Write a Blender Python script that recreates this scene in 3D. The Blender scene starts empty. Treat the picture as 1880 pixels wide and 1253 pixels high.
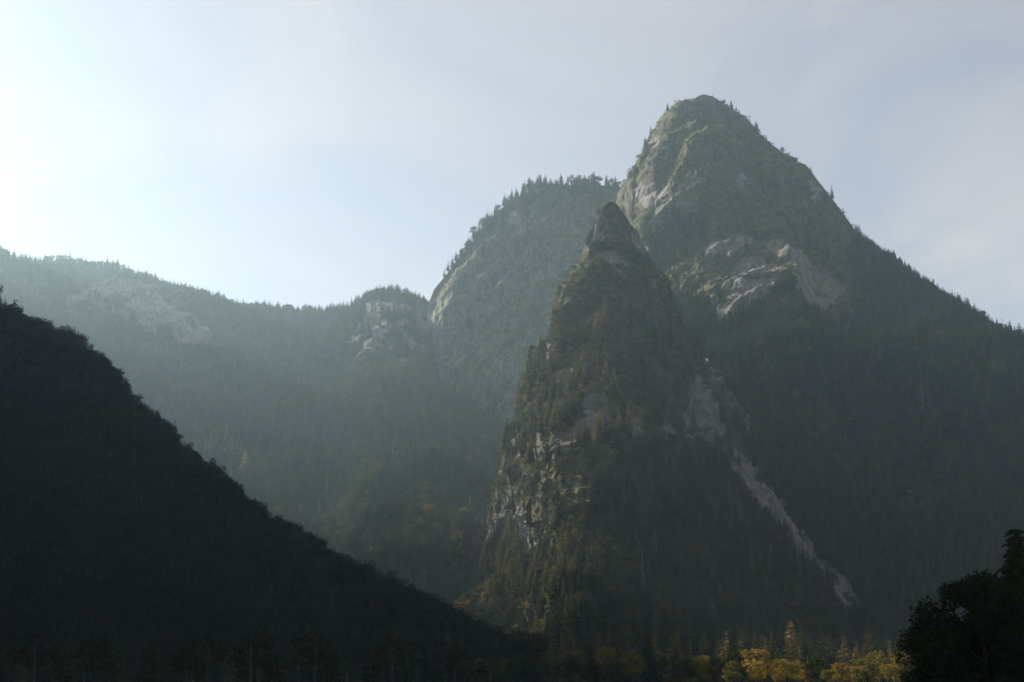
import bpy, math, random
import numpy as np
from mathutils import Vector, Euler
from mathutils.bvhtree import BVHTree

random.seed(7)
rng = np.random.default_rng(11)
scene = bpy.context.scene
COL = scene.collection
R = math.radians

# ------------------------------------------------------------------ camera
F = 2583.0                      # focal length in photo pixels (1880 wide)
PITCH = R(13.6)
EYE = 1.7
cam_d = bpy.data.cameras.new('camera')
cam_d.sensor_width = 36.0
cam_d.lens = 36.0 * F / 1880.0
cam_d.clip_start = 0.5
cam_d.clip_end = 40000
cam = bpy.data.objects.new('camera', cam_d)
cam.location = (0, 0, EYE)
cam.rotation_euler = (R(90) + PITCH, 0, 0)
COL.objects.link(cam)
scene.camera = cam

# ------------------------------------------------------------------ sky, sun, exposure
SUN_AZ, SUN_EL = R(52), R(24.5)   # azimuth to the left of the view, elevation
world = bpy.data.worlds.new('World')
scene.world = world
world.use_nodes = True
wn = world.node_tree.nodes
wl = world.node_tree.links
wn.clear()
w_out = wn.new('ShaderNodeOutputWorld')
w_bg = wn.new('ShaderNodeBackground')
w_sky = wn.new('ShaderNodeTexSky')
w_sky.sky_type = 'NISHITA'
w_sky.sun_disc = False
w_sky.sun_elevation = SUN_EL
w_sky.sun_rotation = -SUN_AZ
w_sky.altitude = 600
w_sky.air_density = 0.8
w_sky.dust_density = 0.7
w_sky.ozone_density = 1.0
w_bg.inputs['Strength'].default_value = 0.05
# thin high cirrus veil over the whole sky, a little denser in soft wisps
w_tc = wn.new('ShaderNodeTexCoord')
w_map = wn.new('ShaderNodeMapping'); w_map.inputs['Scale'].default_value = (2.2, 2.2, 4.5)
w_ns = wn.new('ShaderNodeTexNoise'); w_ns.inputs['Scale'].default_value = 1.6; w_ns.inputs['Detail'].default_value = 7; w_ns.inputs['Distortion'].default_value = 0.6
wl.new(w_tc.outputs['Generated'], w_map.inputs['Vector']); wl.new(w_map.outputs['Vector'], w_ns.inputs['Vector'])
w_mr = wn.new('ShaderNodeMapRange'); w_mr.inputs['From Min'].default_value = 0.35; w_mr.inputs['From Max'].default_value = 0.75
w_mr.inputs['To Min'].default_value = 0.24; w_mr.inputs['To Max'].default_value = 0.50
wl.new(w_ns.outputs['Fac'], w_mr.inputs['Value'])
w_mx = wn.new('ShaderNodeMix'); w_mx.data_type = 'RGBA'
w_mx.inputs['B'].default_value = (8.0, 6.7, 5.4, 1)
w_n2 = wn.new('ShaderNodeTexNoise'); w_n2.inputs['Scale'].default_value = 3.2; w_n2.inputs['Detail'].default_value = 8; w_n2.inputs['Roughness'].default_value = 0.62; w_n2.inputs['Distortion'].default_value = 0.4
w_m2 = wn.new('ShaderNodeMapping'); w_m2.inputs['Location'].default_value = (0.35, 0.1, 0.0); w_m2.inputs['Scale'].default_value = (1.0, 1.0, 2.2)
wl.new(w_tc.outputs['Generated'], w_m2.inputs['Vector']); wl.new(w_m2.outputs['Vector'], w_n2.inputs['Vector'])
w_r2 = wn.new('ShaderNodeMapRange'); w_r2.interpolation_type = 'SMOOTHSTEP'
w_r2.inputs['From Min'].default_value = 0.54; w_r2.inputs['From Max'].default_value = 0.78; w_r2.inputs['To Max'].default_value = 0.30
wl.new(w_n2.outputs['Fac'], w_r2.inputs['Value'])
w_ad = wn.new('ShaderNodeMath'); w_ad.operation = 'ADD'
wl.new(w_mr.outputs['Result'], w_ad.inputs[0]); wl.new(w_r2.outputs['Result'], w_ad.inputs[1])
wl.new(w_ad.outputs[0], w_mx.inputs['Factor'])
wl.new(w_sky.outputs['Color'], w_mx.inputs['A'])
wl.new(w_mx.outputs['Result'], w_bg.inputs['Color'])
wl.new(w_bg.outputs['Background'], w_out.inputs['Surface'])

sun_d = bpy.data.lights.new('sun', 'SUN')
sun_d.energy = 5.0
sun_d.angle = R(0.5)
sun_d.color = (1.0, 0.90, 0.74)
sun = bpy.data.objects.new('sun', sun_d)
sun_dir = Vector((-math.sin(SUN_AZ) * math.cos(SUN_EL), math.cos(SUN_AZ) * math.cos(SUN_EL), math.sin(SUN_EL)))
sun.rotation_euler = sun_dir.to_track_quat('Z', 'Y').to_euler()
sun.location = (-300, 200, 900)
COL.objects.link(sun)

vs = scene.view_settings
vs.view_transform = 'Standard'
vs.look = 'None'
vs.exposure = 1.45
vs.gamma = 1.0
vs.use_curve_mapping = False
scene.cycles.use_denoising = True
scene.cycles.max_bounces = 6
scene.cycles.volume_bounces = 2
scene.cycles.transparent_max_bounces = 4

HAZE_DENSITY = 0.88e-4
HAZE_ANISO = 0.75

# ------------------------------------------------------------------ pixel <-> world helpers
CP, SP = math.cos(PITCH), math.sin(PITCH)

def P(px, py, depth):
    """world point seen at photo pixel (px, py), standing DEPTH metres ahead of the camera"""
    px = np.asarray(px, float); py = np.asarray(py, float); depth = np.asarray(depth, float)
    cx = (px - 940.0) / F
    cy = (626.5 - py) / F
    y = CP - cy * SP
    z = SP + cy * CP
    k = depth / y
    return np.stack([cx * k, depth + 0 * k, EYE + z * k], -1)

def proj(p):
    p = np.asarray(p, float)
    x, y, z = p[..., 0], p[..., 1], p[..., 2] - EYE
    fw = y * CP + z * SP
    fw = np.where(np.abs(fw) < 1e-3, 1e-3, fw)
    up = -y * SP + z * CP
    return 940 + F * x / fw, 626.5 - F * up / fw

# ------------------------------------------------------------------ noise (numpy Perlin)
_perm = np.random.default_rng(3).permutation(256)
_perm = np.concatenate([_perm, _perm, _perm])
_g = np.random.default_rng(5).normal(size=(256, 3))
_g /= np.linalg.norm(_g, axis=1)[:, None]

def perlin(p):
    p = np.asarray(p, float)
    sh = p.shape[:-1]
    p = p.reshape(-1, 3)
    i = np.floor(p).astype(np.int64)
    f = p - i
    i &= 255
    u = f * f * f * (f * (f * 6 - 15) + 10)
    out = np.zeros(len(p))
    for dx in (0, 1):
        for dy in (0, 1):
            for dz in (0, 1):
                h = _perm[_perm[_perm[(i[:, 0] + dx) & 255] + ((i[:, 1] + dy) & 255)] + ((i[:, 2] + dz) & 255)]
                d = f - (dx, dy, dz)
                n = (_g[h] * d).sum(1)
                wx = u[:, 0] if dx else 1 - u[:, 0]
                wy = u[:, 1] if dy else 1 - u[:, 1]
                wz = u[:, 2] if dz else 1 - u[:, 2]
                out += n * wx * wy * wz
    return (out * 1.6).reshape(sh)

def fbm(p, wl_, octaves=4, gain=0.5, off=0.0):
    p = np.asarray(p, float) / wl_ + off
    s = 0; a = 1
    for o in range(octaves):
        s = s + a * perlin(p)
        p = p * 2.03 + 17.3
        a *= gain
    return s

def ridged(p, wl_, octaves=3, gain=0.5, off=0.0):
    p = np.asarray(p, float) / wl_ + off
    s = 0; a = 1
    for o in range(octaves):
        s = s + a * (1 - 2 * np.abs(perlin(p)))
        p = p * 2.11 + 9.1
        a *= gain
    return s

def sstep(a, b, x):
    t = np.clip((x - a) / (b - a), 0, 1)
    return t * t * (3 - 2 * t)

def poly_mask(px, py, poly, w):
    """soft inside-mask of a polygon: 1 well inside, 0 well outside, w pixels of feather"""
    x0 = min(a for a, b in poly) - 3 * w; x1 = max(a for a, b in poly) + 3 * w
    y0 = min(b for a, b in poly) - 3 * w; y1 = max(b for a, b in poly) + 3 * w
    out = np.zeros(px.shape)
    sel = (px > x0) & (px < x1) & (py > y0) & (py < y1)
    if not sel.any():
        return out
    x = px[sel]; y = py[sel]
    ins = np.zeros(len(x), bool)
    d2 = np.full(len(x), 1e9)
    n = len(poly)
    for i in range(n):
        ax, ay = poly[i]; bx, by = poly[(i + 1) % n]
        c = ((ay > y) != (by > y)) & (x < (bx - ax) * (y - ay) / ((by - ay) or 1e-9) + ax)
        ins ^= c
        ex, ey = bx - ax, by - ay
        t = np.clip(((x - ax) * ex + (y - ay) * ey) / (ex * ex + ey * ey + 1e-9), 0, 1)
        d2 = np.minimum(d2, (x - ax - t * ex) ** 2 + (y - ay - t * ey) ** 2)
    sd = np.sqrt(d2) * np.where(ins, 1, -1)
    out[sel] = sstep(-w, w, sd)
    return out

# ------------------------------------------------------------------ materials
def new_mat(name):
    m = bpy.data.materials.new(name)
    m.use_nodes = True
    nt = m.node_tree
    nt.nodes.clear()
    return m, nt.nodes, nt.links

def N(nodes, t, **kw):
    n = nodes.new(t)
    for k, v in kw.items():
        setattr(n, k, v)
    return n

def ramp(nodes, stops):
    r = nodes.new('ShaderNodeValToRGB')
    el = r.color_ramp.elements
    while len(el) < len(stops):
        el.new(0.5)
    for e, (p, c) in zip(el, stops):
        e.position = p
        e.color = (*c, 1)
    return r

def mountain_mat():
    m, n, l = new_mat('mountain_rock_and_turf')
    out = N(n, 'ShaderNodeOutputMaterial')
    bs = N(n, 'ShaderNodeBsdfPrincipled')
    bs.inputs['Roughness'].default_value = 0.95
    bs.inputs['Specular IOR Level'].default_value = 0.15
    tc = N(n, 'ShaderNodeTexCoord')
    # limestone: blotches plus vertical water streaks
    st = N(n, 'ShaderNodeMapping'); st.inputs['Scale'].default_value = (0.16, 0.16, 0.012)
    l.new(tc.outputs['Object'], st.inputs['Vector'])
    ns = N(n, 'ShaderNodeTexNoise'); ns.inputs['Scale'].default_value = 1.0; ns.inputs['Detail'].default_value = 5; ns.inputs['Roughness'].default_value = 0.65
    l.new(st.outputs['Vector'], ns.inputs['Vector'])
    rk = ramp(n, [(0.32, (0.07, 0.067, 0.064)), (0.50, (0.17, 0.158, 0.147)), (0.70, (0.235, 0.215, 0.198))])
    l.new(ns.outputs['Fac'], rk.inputs['Fac'])
    nb = N(n, 'ShaderNodeTexNoise'); nb.inputs['Scale'].default_value = 0.035; nb.inputs['Detail'].default_value = 6; nb.inputs['Roughness'].default_value = 0.7
    l.new(tc.outputs['Object'], nb.inputs['Vector'])
    bl = ramp(n, [(0.35, (0.45, 0.47, 0.48)), (0.6, (1.0, 1.0, 1.0))])
    l.new(nb.outputs['Fac'], bl.inputs['Fac'])
    mr = N(n, 'ShaderNodeMix', data_type='RGBA', blend_type='MULTIPLY'); mr.inputs['Factor'].default_value = 1.0
    l.new(rk.outputs['Color'], mr.inputs['A']); l.new(bl.outputs['Color'], mr.inputs['B'])
    # turf and dwarf scrub
    ng = N(n, 'ShaderNodeTexNoise'); ng.inputs['Scale'].default_value = 0.12; ng.inputs['Detail'].default_value = 8; ng.inputs['Roughness'].default_value = 0.75
    l.new(tc.outputs['Object'], ng.inputs['Vector'])
    gr = ramp(n, [(0.30, (0.020, 0.030, 0.016)), (0.50, (0.055, 0.056, 0.026)), (0.70, (0.15, 0.11, 0.046))])
    l.new(ng.outputs['Fac'], gr.inputs['Fac'])
    at = N(n, 'ShaderNodeAttribute', attribute_name='rock')
    ad = N(n, 'ShaderNodeMath', operation='MULTIPLY_ADD'); ad.inputs[1].default_value = 0.9; ad.inputs[2].default_value = -0.45
    l.new(ng.outputs['Fac'], ad.inputs[0])
    ad2 = N(n, 'ShaderNodeMath', operation='ADD'); l.new(at.outputs['Fac'], ad2.inputs[0]); l.new(ad.outputs[0], ad2.inputs[1])
    rr = N(n, 'ShaderNodeMapRange', interpolation_type='SMOOTHSTEP'); rr.inputs['From Min'].default_value = 0.38; rr.inputs['From Max'].default_value = 0.62
    l.new(ad2.outputs[0], rr.inputs['Value'])
    mx = N(n, 'ShaderNodeMix', data_type='RGBA')
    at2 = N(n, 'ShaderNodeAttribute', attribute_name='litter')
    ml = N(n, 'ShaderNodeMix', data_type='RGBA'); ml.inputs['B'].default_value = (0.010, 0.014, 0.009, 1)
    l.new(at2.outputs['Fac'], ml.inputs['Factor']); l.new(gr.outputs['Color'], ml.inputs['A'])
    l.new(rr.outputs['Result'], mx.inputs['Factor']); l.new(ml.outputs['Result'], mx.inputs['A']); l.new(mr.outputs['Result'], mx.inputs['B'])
    l.new(mx.outputs['Result'], bs.inputs['Base Color'])
    # fine relief
    nf = N(n, 'ShaderNodeTexNoise'); nf.inputs['Scale'].default_value = 0.35; nf.inputs['Detail'].default_value = 7; nf.inputs['Roughness'].default_value = 0.7
    l.new(tc.outputs['Object'], nf.inputs['Vector'])
    bp = N(n, 'ShaderNodeBump'); bp.inputs['Strength'].default_value = 0.8; bp.inputs['Distance'].default_value = 2.5
    l.new(nf.outputs['Fac'], bp.inputs['Height'])
    bp2 = N(n, 'ShaderNodeBump'); bp2.inputs['Strength'].default_value = 0.6; bp2.inputs['Distance'].default_value = 3.0
    l.new(ns.outputs['Fac'], bp2.inputs['Height']); l.new(bp.outputs['Normal'], bp2.inputs['Normal'])
    l.new(bp2.outputs['Normal'], bs.inputs['Normal'])
    l.new(bs.outputs['BSDF'], out.inputs['Surface'])
    return m

def leaf_mat(name, stops, trans=0.35, rough=0.7):
    """leaf colour varies from tree to tree and from clump to clump; leaves let light through"""
    m, n, l = new_mat(name)
    out = N(n, 'ShaderNodeOutputMaterial')
    oi = N(n, 'ShaderNodeObjectInfo')
    tc = N(n, 'ShaderNodeTexCoord')
    ns = N(n, 'ShaderNodeTexNoise'); ns.inputs['Scale'].default_value = 0.55; ns.inputs['Detail'].default_value = 4
    l.new(tc.outputs['Object'], ns.inputs['Vector'])
    mm = N(n, 'ShaderNodeMath', operation='MULTIPLY_ADD'); mm.inputs[1].default_value = 0.62; mm.inputs[2].default_value = -0.06
    l.new(oi.outputs['Random'], mm.inputs[0])
    m2 = N(n, 'ShaderNodeMath', operation='MULTIPLY_ADD'); m2.inputs[1].default_value = 0.7
    l.new(ns.outputs['Fac'], m2.inputs[0]); l.new(mm.outputs[0], m2.inputs[2])
    m3 = N(n, 'ShaderNodeMath', operation='MULTIPLY_ADD'); m3.inputs[1].default_value = 1.0; m3.inputs[2].default_value = -0.1
    l.new(m2.outputs[0], m3.inputs[0])
    cr = ramp(n, stops)
    l.new(m3.outputs[0], cr.inputs['Fac'])
    df = N(n, 'ShaderNodeBsdfDiffuse'); df.inputs['Roughness'].default_value = rough
    tr = N(n, 'ShaderNodeBsdfTranslucent')
    l.new(cr.outputs['Color'], df.inputs['Color']); l.new(cr.outputs['Color'], tr.inputs['Color'])
    mx = N(n, 'ShaderNodeMixShader'); mx.inputs['Fac'].default_value = trans
    l.new(df.outputs[0], mx.inputs[1]); l.new(tr.outputs[0], mx.inputs[2])
    l.new(mx.outputs[0], out.inputs['Surface'])
    return m

def plain_mat(name, c0, c1, scale):
    m, n, l = new_mat(name)
    out = N(n, 'ShaderNodeOutputMaterial')
    bs = N(n, 'ShaderNodeBsdfPrincipled'); bs.inputs['Roughness'].default_value = 0.9
    tc = N(n, 'ShaderNodeTexCoord')
    ns = N(n, 'ShaderNodeTexNoise'); ns.inputs['Scale'].default_value = scale; ns.inputs['Detail'].default_value = 6
    l.new(tc.outputs['Object'], ns.inputs['Vector'])
    cr = ramp(n, [(0.35, c0), (0.65, c1)])
    l.new(ns.outputs['Fac'], cr.inputs['Fac'])
    l.new(cr.outputs['Color'], bs.inputs['Base Color'])
    l.new(bs.outputs[0], out.inputs['Surface'])
    return m

M_MOUNT = mountain_mat()
M_NEEDLE = leaf_mat('spruce_needles', [(0.0, (0.008, 0.024, 0.020)), (0.55, (0.020, 0.036, 0.026)), (1.0, (0.085, 0.080, 0.038))], 0.35)
M_LEAF = leaf_mat('autumn_leaves', [(0.0, (0.014, 0.030, 0.012)), (0.5, (0.036, 0.046, 0.015)), (0.8, (0.095, 0.075, 0.020)), (1.0, (0.16, 0.085, 0.02))], 0.55)
M_GOLD = leaf_mat('yellow_leaves', [(0.0, (0.045, 0.058, 0.014)), (0.45, (0.13, 0.112, 0.024)), (1.0, (0.24, 0.14, 0.028))], 0.55)
M_SCRUB = leaf_mat('scrub_leaves', [(0.0, (0.022, 0.036, 0.018)), (0.5, (0.058, 0.064, 0.028)), (1.0, (0.17, 0.125, 0.05))], 0.5)
M_SHADELEAF = leaf_mat('shade_darkened_leaves', [(0.0, (0.008, 0.015, 0.007)), (1.0, (0.02, 0.027, 0.011))], 0.15)  # leaves darkened: hill shade and edge silhouettes are put into the colour
M_LARCH = leaf_mat('sun_coloured_needles', [(0.0, (0.034, 0.046, 0.020)), (0.5, (0.085, 0.078, 0.032)), (1.0, (0.17, 0.125, 0.05))], 0.55)  # conifer needles with warm sunlight put into the colour
M_GOLDLARCH = leaf_mat('bright_sun_coloured_needles', [(0.0, (0.09, 0.075, 0.032)), (0.5, (0.19, 0.14, 0.06)), (1.0, (0.30, 0.20, 0.085))], 0.55)  # brighter needle copy, stronger sunlight put into the colour
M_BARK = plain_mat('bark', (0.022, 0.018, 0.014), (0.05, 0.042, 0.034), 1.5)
M_SHADEBARK = plain_mat('shade_darkened_bark', (0.008, 0.007, 0.006), (0.016, 0.014, 0.012), 1.5)  # bark darkened so the edge trees' silhouette sits in its colour
M_DEAD = plain_mat('dead_wood', (0.12, 0.115, 0.105), (0.22, 0.21, 0.19), 0.8)
M_MEADOW = plain_mat('meadow', (0.03, 0.04, 0.015), (0.07, 0.068, 0.025), 0.08)

# ------------------------------------------------------------------ mesh helpers
def mesh_from(name, verts, faces, mat, smooth=False):
    """faces: (n,3) or (n,4) int array"""
    verts = np.asarray(verts, np.float32); faces = np.asarray(faces, np.int32)
    me = bpy.data.meshes.new(name)
    k = faces.shape[1]
    me.vertices.add(len(verts)); me.vertices.foreach_set('co', verts.ravel())
    me.loops.add(faces.size); me.loops.foreach_set('vertex_index', faces.ravel())
    me.polygons.add(len(faces)); me.polygons.foreach_set('loop_start', np.arange(0, faces.size, k, dtype=np.int32))
    me.polygons.foreach_set('use_smooth', np.full(len(faces), smooth))
    me.update(calc_edges=True)
    me.materials.append(mat)
    return me

def link(name, data, parent=None, loc=None, **props):
    o = bpy.data.objects.new(name, data)
    COL.objects.link(o)
    if parent: o.parent = parent
    if loc is not None: o.location = loc
    for k, v in props.items(): o[k] = v
    return o

def grid_normals(V, wrap):
    du = (np.roll(V, -1, 1) - np.roll(V, 1, 1)) if wrap else np.gradient(V, axis=1)
    dv = np.gradient(V, axis=0)
    n = np.cross(du, dv)
    n /= np.linalg.norm(n, axis=-1, keepdims=True) + 1e-9
    return n

def grid_faces(nv, nu, wrap):
    r = np.arange(nv - 1)[:, None]
    if wrap:
        c = np.arange(nu)[None, :]; c2 = (c + 1) % nu
    else:
        c = np.arange(nu - 1)[None, :]; c2 = c + 1
    a = r * nu + c; b = r * nu + c2; d = (r + 1) * nu + c; e = (r + 1) * nu + c2
    return np.stack([a, d, e, b], -1).reshape(-1, 4)

BODIES = {}
# where needle litter and shade plants cover the ground under closed forest
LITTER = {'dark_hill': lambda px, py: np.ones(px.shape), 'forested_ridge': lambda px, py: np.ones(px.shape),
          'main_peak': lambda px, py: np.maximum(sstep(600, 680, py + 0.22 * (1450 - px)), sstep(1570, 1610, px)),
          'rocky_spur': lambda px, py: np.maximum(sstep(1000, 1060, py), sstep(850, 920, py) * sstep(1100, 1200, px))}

def finish_body(name, V, wrap, rock, label=None):
    nv, nu = V.shape[:2]
    fc = grid_faces(nv, nu, wrap)
    me = mesh_from(name, V.reshape(-1, 3), fc, M_MOUNT, smooth=False)
    at = me.attributes.new('rock', 'FLOAT', 'POINT')
    at.data.foreach_set('value', rock.ravel().astype(np.float32))
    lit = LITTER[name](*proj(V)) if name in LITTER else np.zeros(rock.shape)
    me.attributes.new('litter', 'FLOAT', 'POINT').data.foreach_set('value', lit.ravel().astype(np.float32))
    o = link(name, me, kind='structure')
    BODIES[name] = dict(V=V, n=-grid_normals(V, wrap), rock=rock, wrap=wrap, obj=o)
    return o

def interp_table(t, zq):
    t = np.asarray(t); o = np.argsort(t[:, 0]); t = t[o]
    return np.stack([np.interp(zq, t[:, 0], t[:, i]) for i in range(1, t.shape[1])], -1)

def tower(name, left, right, bfun, bback, nz, nf, nb, relief, s0=-0.3, pl=1.35, pr=1.5, keep=0.12, zbase=-5.0):
    """a mountain built from horizontal slices. left / right: (px, py, depth) traces of its two
    flanks; bfun(z, ztop): how far the front bulges towards the valley; relief(V, n, px, py) -> metres outward, rock mask"""
    L = P(*np.array(left, float).T); Rr = P(*np.array(right, float).T)
    ztop = min(L[0, 2], Rr[0, 2])
    Lt = np.column_stack([L[:, 2], L[:, 0], L[:, 1]]); Rt = np.column_stack([Rr[:, 2], Rr[:, 0], Rr[:, 1]])
    z = np.concatenate([[ztop], np.linspace(ztop, zbase, nz)])
    la = interp_table(Lt, z); ra = interp_table(Rt, z)
    ph = np.linspace(-math.pi / 2, math.pi / 2, nf, endpoint=False)
    sf = 0.55 * np.sin(ph) + 0.45 * ph / (math.pi / 2)
    cf = np.where(sf < s0, 1 - np.abs((sf - s0) / (1 + s0)) ** pl, 1 - np.abs((sf - s0) / (1 - s0)) ** pr)      # the front swells towards the valley
    pb = np.linspace(math.pi / 2, 1.5 * math.pi, nb, endpoint=False)
    s = np.concatenate([sf, np.sin(pb)]); c = np.concatenate([cf, np.cos(pb)])
    mid = (la + ra) / 2; half = (ra - la) / 2
    bf = bfun(z, ztop); bb = bback(z, ztop)
    b = np.where(c[None, :] > 0, bf[:, None], bb[:, None])
    k = np.ones(len(z)); k[0] = 0.02
    X = mid[:, None, 0] + k[:, None] * half[:, None, 0] * s[None]
    Y = mid[:, None, 1] + k[:, None] * half[:, None, 1] * s[None]
    X = X * (1 - k[:, None] * b * c[None] / Y)
    Y = Y - k[:, None] * b * c[None]
    Z = np.broadcast_to(z[:, None], X.shape).copy()
    Z[0] += 1.0
    V = np.stack([X, Y, Z], -1)
    n = -grid_normals(V, True)
    px, py = proj(V)
    d, dirv, rock = relief(V, n, px, py)
    # the traced flanks stay put: relief grows from the edge inwards
    dist = (1 - np.abs(s))[None, :] * np.abs(half[:, :1])
    edge = keep + (1 - keep) * sstep(0, 40, dist)
    edge[:, nf:] = keep
    d = d * edge
    V = V + dirv * d[..., None]
    nn = -grid_normals(V, True)
    rock = rock(V, nn) if callable(rock) else rock
    return finish_body(name, V, True, rock)

def strata(V, tilt=0.25, period=26.0, amp=1.0, seed=0.0):
    """ledges: outward steps along gently tilted limestone beds"""
    w = fbm(V, 90, 3, off=seed) * 20
    t = (V[..., 2] - tilt * V[..., 0] + w) / period
    fr = t - np.floor(t)
    saw = np.where(fr < 0.75, fr / 0.75, (1 - fr) / 0.25)     # steep below, ledge on top
    k = np.floor(t)
    a = 0.4 + 0.6 * np.abs(np.sin(k * 12.9898 + seed))
    return -(saw - 0.5) * amp * a

def stretch(V, sx, sz):
    return V * np.array([sx, sx, sz])

# ------------------------------------------------------------------ the setting
# valley floor
gm = bpy.data.meshes.new('ground')
g = 60
gx, gy = np.meshgrid(np.linspace(-4500, 4500, g), np.linspace(-1200, 5200, g))
gv = np.stack([gx, gy, np.zeros_like(gx)], -1)
gv[..., 2] = 0.8 * fbm(gv, 300, 3)
gv[..., 2] -= 0.3
ground = link('ground', mesh_from('ground', gv.reshape(-1, 3), grid_faces(g, g, False)[:, ::-1], M_MEADOW, True), kind='structure')

# --- main peak -----------------------------------------------------
DEEP = 1.16
peak_left = [(1284, 178, 1780), (1266, 186, 1780), (1250, 198, 1780), (1226, 206, 1780), (1213, 216, 1780), (1205, 232, 1780), (1192, 251, 1780),
             (1186, 270, 1780), (1183, 288, 1780), (1172, 303, 1782), (1158, 318, 1784), (1149, 334, 1786), (1134, 355, 1790), (1131, 372, 1790),
             (1122, 420, 1800), (1105, 480, 1810), (1080, 560, 1820), (1040, 700, 1840), (1000, 900, 1850), (960, 1250, 1850)]
peak_right = [(1308, 178, 1780), (1324, 188, 1780), (1343, 204, 1778), (1362, 214, 1776), (1380, 231, 1772), (1394, 248, 1768), (1415, 267, 1762), (1436, 282, 1756),
              (1455, 298, 1750), (1465, 292.9, 1748), (1478, 303, 1744), (1499, 330, 1735), (1525, 362, 1722), (1555, 404, 1705), (1571, 425, 1695), (1585, 446, 1685),
              (1619, 470, 1655), (1646, 490, 1630), (1672, 508, 1600), (1699, 528, 1575), (1726, 550, 1545), (1752, 564, 1515), (1779, 580, 1490),
              (1805, 594, 1465), (1832, 617, 1440), (1880, 636, 1400), (1960, 690, 1350), (2060, 770, 1290), (2180, 870, 1220), (2400, 1050, 1120), (2600, 1255, 1050)]

peak_left = [(a, b, c * DEEP) for a, b, c in peak_left]
peak_right = [(a, b, c * (1 + (DEEP - 1) * min(1, max(0, (c - 1400) / 380)))) for a, b, c in peak_right]
PEAK_ROCK = [
    [(1262, 470), (1300, 448), (1360, 440), (1388, 436), (1372, 452), (1340, 470), (1300, 470)],
    [(1335, 505), (1368, 470), (1405, 475), (1436, 498), (1438, 522), (1410, 548), (1378, 572), (1342, 586), (1332, 560)],
    [(1300, 545), (1318, 560), (1345, 572), (1340, 592), (1320, 596), (1304, 575)],
    [(1408, 436), (1440, 444), (1462, 460), (1492, 476), (1482, 492), (1452, 486), (1426, 470)],
    [(1452, 490), (1492, 486), (1530, 505), (1556, 528), (1540, 552), (1520, 574), (1496, 574), (1478, 552), (1456, 526)],
    [(1240, 350), (1262, 330), (1282, 345), (1285, 380), (1278, 415), (1262, 410), (1248, 385)],
    [(1196, 400), (1212, 372), (1232, 345), (1240, 360), (1222, 400), (1206, 430)],
    [(1160, 345), (1195, 335), (1225, 345), (1215, 372), (1180, 385)],
    [(1192, 262), (1206, 246), (1212, 262), (1198, 282)],
    [(1478, 600), (1488, 612), (1486, 650), (1476, 655), (1470, 620)],
    [(1350, 320), (1368, 322), (1366, 350), (1352, 352)],
    [(1485, 330), (1505, 352), (1500, 372), (1488, 350)],
    [(1700, 620), (1712, 622), (1712, 648), (1703, 646)],
    [(1640, 590), (1672, 606), (1680, 616), (1650, 604)],
]
GULLY = [[(1284, 660), (1306, 662), (1345, 716), (1384, 776), (1372, 800), (1330, 750)],
         [(1322, 812), (1352, 816), (1400, 870), (1450, 936), (1486, 985), (1515, 1030), (1490, 1052), (1430, 990), (1385, 930), (1350, 885)],
         [(1476, 1010), (1516, 1026), (1552, 1062), (1588, 1118), (1602, 1155), (1560, 1140), (1516, 1090)]]
PEAK_BULGE = [  # (polygon, metres outward, feather px)
    ([(1196, 480), (1212, 415), (1238, 350), (1260, 304), (1290, 279), (1345, 284), (1400, 330), (1455, 420), (1520, 700), (1600, 1260), (1180, 1260)], 48, 13),
    ([(1160, 330), (1182, 302), (1216, 272), (1262, 250), (1312, 238), (1340, 252), (1400, 330), (1480, 600), (1560, 1260), (1120, 1260)], 30, 10),
    ([(1200, 480), (1196, 470), (1240, 425), (1282, 400), (1300, 430), (1262, 462), (1215, 485)], 18, 8),
    ([(1338, 592), (1396, 566), (1445, 522), (1470, 560), (1502, 584), (1640, 1260), (1240, 1260)], 22, 6),
    ([(1365, 470), (1400, 455), (1430, 470), (1440, 500), (1415, 505), (1375, 500)], 9, 4),
]

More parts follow.
